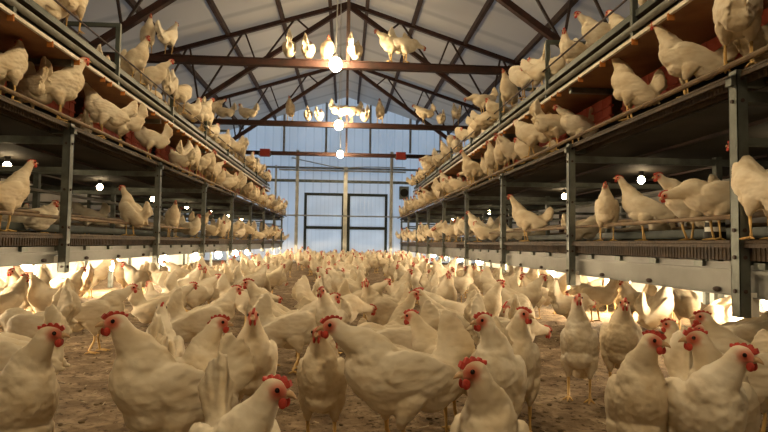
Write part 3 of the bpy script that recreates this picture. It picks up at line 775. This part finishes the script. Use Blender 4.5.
# --- crowd on the floor
rf = random.Random(4)
taken = [(h['x'], h['y']) for h in HENS]
def free(x, y, r): return all((x - a) ** 2 + (y - b) ** 2 > r * r for a, b in taken)
def bare(x, y):   # trodden patches without hens
    p = project((x, y, 0.02))
    if not p: return True
    u, v, _ = p
    return ((u - 300) / 26) ** 2 + ((v - 300) / 26) ** 2 < 1 or ((u - 378) / 17) ** 2 + ((v - 292) / 17) ** 2 < 1 or \
        (540 < u < 640 and v > 338) or (70 < u < 112 and v > 335) or (u < -20 or u > 790) or (y < 3.1 and abs(x) < 1.7) or (80 < u < 150 and 300 < v < 345)
fpose = ['walk', 'raised', 'raised', 'tailup', 'alert', 'low', 'low', 'peck', 'peck', 'lookleft', 'lookright', 'walkturn', 'crouch', 'tall', 'preen', 'alert']
tries = 0
while tries < 15000 and sum(1 for h in HENS if h['zone'] == 'floor') < 205:
    tries += 1
    y = 2.5 + 15.9 * rf.random() ** 1.25; x = rf.uniform(-3.0, 2.9)
    r = 0.40 if y < 5.2 and abs(x) < 1.8 else 0.31 if y < 6.5 else (0.29 if y < 9 else 0.33)
    if bare(x, y) or not free(x, y, r): continue
    if abs(x) > 1.8 and (y > 8 or rf.random() < 0.3): continue
    taken.append((x, y)); ps = rf.choice(fpose)
    hen(x, y, 0.0, rf.uniform(0, 360), ps, None, rf.uniform(.93, 1.08), 'floor', None, rf.randrange(2))
# --- on the racks
rail_pose = ['crouch', 'crouch', 'hunch', 'alert', 'walk', 'lookleft', 'lookright', 'low', 'stretch', 'preen', 'hunch', 'walkturn']
occupied = {}
def rack_hen(side, tier, u, off, heading, pose, label=None, scale=1.0):
    q = RK[side]; s = q['s']; z = {1: T1 + .012, 2: T2 + .028, 3: T3}[tier]
    X = s * (q['X'] + off); Y = on_x(u, X, z + .12)
    occupied.setdefault((side, tier), []).append((Y, off))
    hen(X, Y, z if off > .05 or tier != 2 else z, heading, pose, label, scale, (side, tier), 0 if Y < 5 else None, 0)
LH = rack_hen
# left tier 2 (perch)
LH('left', 2, 58, .12, 24, 'alert', 'white hen on the left rack perch in clear profile, facing right', 1.12)
LH('left', 2, 6, .15, 80, 'lookleft', 'white hen cut by the left picture edge on the perch')
LH('left', 2, 28, .30, 150, 'low', 'white hen with tail raised behind the profile hen on the left perch')
LH('left', 2, 104, .06, 200, 'stretch', 'long white hen leaning left on the perch right of the profile hen')
LH('left', 2, 122, .10, 195, 'low', 'white hen on the left perch with a long level back and tail to the right')
LH('left', 2, 150, .10, 200, 'walk', 'white hen on the left perch with upturned tail above the second post')
LH('left', 2, 82, .32, 120, 'hunch', 'white hen crouching deep behind the left perch')
# left tier 1
LH('left', 1, 3, .15, 60, 'stretch', 'white hen upright at the left edge on the lower tier')
LH('left', 1, 36, .5, 10, 'hunch', 'white hen resting with tail outstretched on the left lower tier')
LH('left', 1, 88, .9, 200, 'walk', 'dim white hen deep in the left lower tier beside the first post')
LH('left', 1, 131, .10, 160, 'tall', 'white hen with stretched neck between the first two left posts, lower tier', 1.0)
LH('left', 1, 172, .15, -60, 'alert', 'white hen standing just right of the second left post, lower tier')
# left tier 3
LH('left', 3, 48, .12, 70, 'crouch', 'white hen on the top left rail cut by the picture top')
LH('left', 3, 73, .02, 95, 'stretch', 'white hen seen from behind, tail hanging over the top left rail')
LH('left', 3, 104, .35, 100, 'crouch', 'white hen above the first top bracket on the left')
LH('left', 3, 100, .5, 60, 'hunch', 'white hen settled behind the guard wire left of the first bracket')
LH('left', 3, 136, .06, -30, 'alert', 'white hen on the top left rail with a red face turned to the aisle')
LH('left', 3, 152, .08, -10, 'walk', 'white hen on the top left rail at the second bracket')
# right tier 3
LH('right', 3, 600, .25, 190, 'walk', 'large white hen on the top right rail at the first bracket')
LH('right', 3, 575, .12, 210, 'crouch', 'white hen sitting just left of the large one on the top right rail')
LH('right', 3, 650, .2, 240, 'walk', 'white hen at the picture top above the right rack, legs on the rail')
LH('right', 3, 625, .4, 120, 'alert', 'white hen behind the rail near the picture top, right')
# right tier 2
LH('right', 2, 738, .03, 55, 'walk', 'large white hen standing on top of the nearest right post', 1.12)
LH('right', 2, 766, .35, 20, 'walk', 'white hen cut by the upper right picture edge')
LH('right', 2, 688, .15, 158, 'stretch', 'white hen in profile before the red curtains, neck stretched up left', 1.0)
LH('right', 2, 631, .12, 140, 'tall', 'white hen with neck raised beside the profile hen, right perch', 1.0)
LH('right', 2, 552, .05, 20, 'low', 'long white hen leaning along the right perch at the second post', 1.05)
LH('right', 2, 577, .25, 190, 'walk', 'white hen with upturned tail just right of the second right post')
LH('right', 2, 530, .1, 170, 'hunch', 'round white hen sitting left of the second right post')
LH('right', 2, 512, .08, 200, 'walk', 'white hen with raised tail on the right perch, left of the round one')
# right tier 1
LH('right', 1, 762, .05, 95, 'stretch', 'white hen at the right edge behind the nearest post, tail up')
LH('right', 1, 607, .12, -120, 'alert', 'white hen facing out beside the second right post, lower tier, tail up', .95)
LH('right', 1, 586, .35, 20, 'hunch', 'white hen lying low just right of the second right post')
LH('right', 1, 645, .3, 150, 'stretch', 'white hen with neck up midway along the first right bay')
LH('right', 1, 690, .25, 185, 'walk', 'large white hen in the first right bay, side-on')
LH('right', 1, 718, .15, 170, 'low', 'white hen with raised tail beside the nearest right post, lower tier')
LH('right', 1, 527, .10, 150, 'stretch', 'white hen standing with neck up between second and third right posts', 1.05)
LH('right', 1, 478, .1, 170, 'alert', 'white hen with folded wings between third and fourth right posts')
# fill the rest of the rails
rr2 = random.Random(21)
FILL = {('left', 3): (6.2, YT, .36, .0, .30), ('right', 3): (4.6, YT, .27, .0, .34), ('left', 2): (6.6, YE, .30, .0, .14), ('right', 2): (4.9, YE, .27, .0, .14),
        ('left', 1): (7.0, YE, .50, .05, .5), ('right', 1): (7.2, YE, .50, .05, .5)}
for (side, tier), (y0, y1, dy, o0, o1) in FILL.items():
    q = RK[side]; s = q['s']; y = y0; row = 0
    while y < y1:
        for o in ((o0 + rr2.uniform(0, .05)), (o1 + rr2.uniform(0, .1))):
            if o > o0 + .06 and rr2.random() < (.45 if tier != 1 else .5): continue
            yy = y + rr2.uniform(-.06, .06) + (.12 if o > .1 else 0)
            if any(abs(yy - a) < .27 and abs(o - b) < .2 for a, b in occupied.get((side, tier), [])): continue
            occupied.setdefault((side, tier), []).append((yy, o))
            z = {1: T1 + .012, 2: T2 + .028, 3: T3}[tier]
            base = 180 if s > 0 else 0     # towards the aisle
            hd = base + rr2.choice((0, 20, -30, 60, -60, 180, 150, 90, -90)) + rr2.uniform(-12, 12)
            hen(s * (q['X'] + o), yy, z, hd, rr2.choice(['crouch', 'hunch', 'crouch', 'hunch', 'hunch', 'low', 'preen', 'alert'] if tier == 3 else rail_pose), None, rr2.uniform(.92, 1.06), (side, tier), None, 0)
        y += dy * rr2.uniform(.85, 1.35)
# deep hens inside the lower tiers
for side, us in (('left', (12, 60, 98, 118, 145, 166, 183)), ('right', (575, 598, 628, 660, 700, 712, 540, 512))):
    q = RK[side]
    for i, u in enumerate(us):
        off = rr2.uniform(1.0, 2.0); X = q['s'] * (q['X'] + off); Y = on_x(u, X, T1 + .15)
        hen(X, Y, T1 + .012, rr2.uniform(0, 360), rr2.choice(['hunch', 'low', 'walk', 'crouch']), None, 1.0, (side, 'deep'), None, 0)
# on the tie beams
def beam_hen(Y, u, heading, pose, label, zz=3.06 + .046):
    p = on_y(u, 60, Y); p2 = project((p.x, Y, zz)); x = p.x + (u - p2[0]) / F * Y
    hen(x, Y, zz, heading, pose, label, 1.14, 'beam', 1, 0)
B1, B2, B3 = TY[1], TY[2], TY[3]
for u, hd, ps, lb in ((147, -60, 'alert', 'white hen at the far left end of the nearest visible tie beam'), (168, 75, 'stretch', 'white hen with its back turned, second from the left on the nearest tie beam'),
                      (289, 95, 'crouch', 'white hen on the nearest tie beam, leftmost of the four by the bulb'), (308, 85, 'hunch', 'white hen from behind with tail up, second of the four by the bulb'),
                      (327, -80, 'hunch', 'white hen just left of the glaring bulb on the nearest tie beam'), (355, 75, 'crouch', 'white hen with a pointed tail just right of the glaring bulb'),
                      (392, 190, 'walk', 'white hen standing left in the pair right of the bulb on the tie beam'), (404, 15, 'low', 'white hen standing right in the pair right of the bulb')):
    beam_hen(B1, u, hd, ps, lb)
for u, hd, ps, lb in ((213, 20, 'walk', 'white hen near the left rack on the middle tie beam'), (224, 170, 'crouch', 'second white hen from the left on the middle tie beam'), (247, 160, 'crouch', 'low white hen on the middle tie beam left of the standing one'),
                      (290, -95, 'alert', 'white hen standing tall on the middle tie beam, left of the sitting pair'), (308, 90, 'hunch', 'left hen of the sitting pair on the middle tie beam'), (319, 80, 'hunch', 'right hen of the sitting pair on the middle tie beam'),
                      (340, 10, 'low', 'white hen above the second bulb on the middle tie beam'), (352, 200, 'low', 'white hen glaring beside the second bulb, right side'), (365, 100, 'crouch', 'white hen right of the second bulb, facing away'),
                      (380, -100, 'alert', 'white hen standing upright just right of the second bulb'), (424, 160, 'walk', 'white hen sloping on the right part of the middle tie beam'), (441, 90, 'hunch', 'small sitting hen at the right end of the middle tie beam'),
                      (456, 95, 'stretch', 'last white hen at the right end of the middle tie beam')):
    beam_hen(B2, u, hd, ps, lb)
hen(1.75 + .15, 3.3 + 1.49 * 3, BT, 185, 'low', 'long white hen perched on a right top bracket above the others', 1.0, 'beam', 1, 0)
hen(1.42, 18.0, T1, 100, 'crouch', 'white hen at the far end of the right lower tier', 1.0, 'beam', 1, 0) if False else None

# bell drinker, red winches on the far tie beam, fan box by the gable
p = on_x(715, RK['right']['X'] + .25, T1 + .1)
bd = empty('bell_drinker', (RK['right']['X'] + .25, p, T1 + .012)); tag(bd, 'small white and black bell drinker standing in the right lower tier', 'drinker')
MB().tube([(0, 0, 0), (0, 0, .05)], [.052, .052], 20).build('base', 'dark', bd, False)
MB().tube([(0, 0, .05), (0, 0, .075)], [.05, .05], 20).build('band', 'plate', bd)
MB().tube([(0, 0, .075), (0, 0, .10)], [.05, .047], 20).build('band', 'dark', bd)
MB().tube([(0, 0, .10), (0, 0, .13), (0, 0, .155)], [.047, .036, .016], 20).build('cap', 'plate', bd, True)
for u, lb in ((265, 'left'), (401, 'right')):
    q_ = on_y(u, 152, TY[3] - .13)
    wn = empty('winch', (q_.x, TY[3] - .12, 3.0)); tag(wn, 'small red winch on the farthest tie beam, %s one' % lb, 'winch', 'red winches')
    MB().box(-.13, .13, -.065, .065, -.06, .14).build('housing', 'red', wn)
    MB().tube([(-.16, 0, 0), (.16, 0, 0)], .05, 12).build('drum', 'galv', wn)
fx_ = on_y(404, 193, YB - .12)
fn = empty('fan_box', (fx_.x, YB - .12, fx_.z)); tag(fn, 'dark fan box on the back wall right of the double door', 'fan')
MB().box(-.16, .16, -.08, .11, -.22, .22).build('housing', 'galv', fn)
MB().tube([(0, -.09, 0), (0, -.06, 0)], .14, 20).build('grille', 'dark', fn)

# --- build them; past 300 the farthest ones become one object
def dist(h): return math.sqrt(h['x'] ** 2 + h['y'] ** 2 + (h['z'] - CAM_H) ** 2)
vis = []
for h in HENS:
    p = project((h['x'], h['y'], h['z'] + .2))
    if p and -60 < p[0] < 830 and -60 < p[1] < 640: vis.append(h)
vis.sort(key=dist)
solo, rest = vis[:300], vis[300:]
# labels for the unlabelled: which bay, which place in it
def bay(side, y):
    q = RK[side]; return max(0, int(math.floor((y - q['Y0']) / q['dY'])) + 1)
TN = {1: 'lower tier', 2: 'middle tier perch', 3: 'top rail'}
cells = {}
for h in solo:
    if h['label']: continue
    z = h['zone']
    if z == 'floor':
        b_ = bay('left', h['y']); cells.setdefault(('floor', b_), []).append(h)
    elif z[1] == 'deep': cells.setdefault((z[0], 'deep'), []).append(h)
    else: cells.setdefault((z[0], z[1], bay(z[0], h['y'])), []).append(h)
def bayname(b): return 'before the first post' if b == 0 else 'past the %s post' % ORD[b - 1]
for key, lst in cells.items():
    if key[0] == 'floor':
        lst.sort(key=lambda h: project((h['x'], h['y'], .1))[0])
        for i, h in enumerate(lst):
            n_ = ORD[i] if i < 20 else 'twenty-' + ORD[i - 20]
            h['label'] = '%s white hen on litter %s of the left rack, %s from left' % (WORD[h['pose']], bayname(key[1]), n_)
    else:
        lst.sort(key=lambda h: h['y'])
        for i, h in enumerate(lst):
            if key[1] == 'deep': h['label'] = 'dim %s white hen deep inside the %s rack, %s from front' % (WORD[h['pose']], key[0], ORD[i])
            else: h['label'] = '%s white hen, %s rack %s, %s nearest %s' % (WORD[h['pose']], key[0], TN[key[1]], ORD[i], bayname(key[2]))
GR = {'fg': 'hens standing on the litter', 'floor': 'hens standing on the litter', 'beam': 'hens perched on the roof beams'}
for h in solo:
    lod = h['lod'] if h['lod'] is not None else (0 if dist(h) < 3.6 else 1)
    me, pm = kind(h['pose'], lod, h['var'] if lod == 0 else 0)
    o = bpy.data.objects.new('hen', me); COL.objects.link(o)
    zf = floor_h(h['x'], h['y']) if h['zone'] in ('fg', 'floor') else 0
    o.location = (h['x'], h['y'], h['z'] + zf); o.rotation_euler = (0, 0, R(h['h'])); o.scale = (h['s'],) * 3
    z = h['zone']
    tag(o, h['label'], 'hen', GR[z] if z in GR else 'hens on the %s rack' % z[0])
    for nm, pmesh in pm:
        c = bpy.data.objects.new(nm, pmesh); COL.objects.link(c); c.parent = o
if rest:
    bmx = bmesh.new(); cache = {}
    for h in rest:
        me, _ = kind(h['pose'], 1, 0)
        n0 = len(bmx.verts)
        bmx.from_mesh(me); bmx.verts.ensure_lookup_table()
        mt = Matrix.Translation((h['x'], h['y'], h['z'])) @ Matrix.Rotation(R(h['h']), 4, 'Z') @ Matrix.Scale(h['s'], 4)
        for v in bmx.verts[n0:]: v.co = mt @ v.co
    me = bpy.data.meshes.new('distant_hens'); bmx.to_mesh(me); bmx.free()
    for mm in ('feather', 'leg', 'comb', 'beak', 'eye'): me.materials.append(M[mm])
    o = bpy.data.objects.new('distant_hens', me); COL.objects.link(o)
    tag(o, 'crowd of small distant white hens toward the far end of the house', 'hens', 'distant hens', 'stuff')
print('HENS', len(HENS), len(vis), len(rest), round(dist(solo[-1]), 1), len(KINDS))

# ------------------------------------------------------------------ litter debris
cl = MB(); rc = random.Random(9)
for i in range(950):
    y = 0.6 + 5.2 * rc.random() ** 1.2; x = rc.uniform(-1.8, 1.8); r = rc.uniform(.005, .015)
    cl.ell((x, y, floor_h(x, y) + r * .25), (r * rc.uniform(.5, 1.2), r * rc.uniform(.4, .9), r * rc.uniform(.3, .5)), 7, 5, Matrix.Rotation(rc.uniform(0, 3), 3, 'Z'))
tag(cl.build('litter_clumps', 'clump', smooth=True), 'small dark droppings and crumbs lying on the trodden litter', 'litter', kind='stuff')
stw = MB()
for i in range(700):
    y = 0.6 + 5 * rc.random() ** 1.2; x = rc.uniform(-1.8, 1.8); a = rc.uniform(0, 3.14); L_ = rc.uniform(.01, .04)
    z = floor_h(x, y) + .004
    stw.bar((x, y, z), (x + math.cos(a) * L_, y + math.sin(a) * L_, z + .002), .003, .0018)
tag(stw.build('straw_bits', 'straw'), 'pale straw bits and feather scraps scattered over the litter', 'straw', kind='stuff')
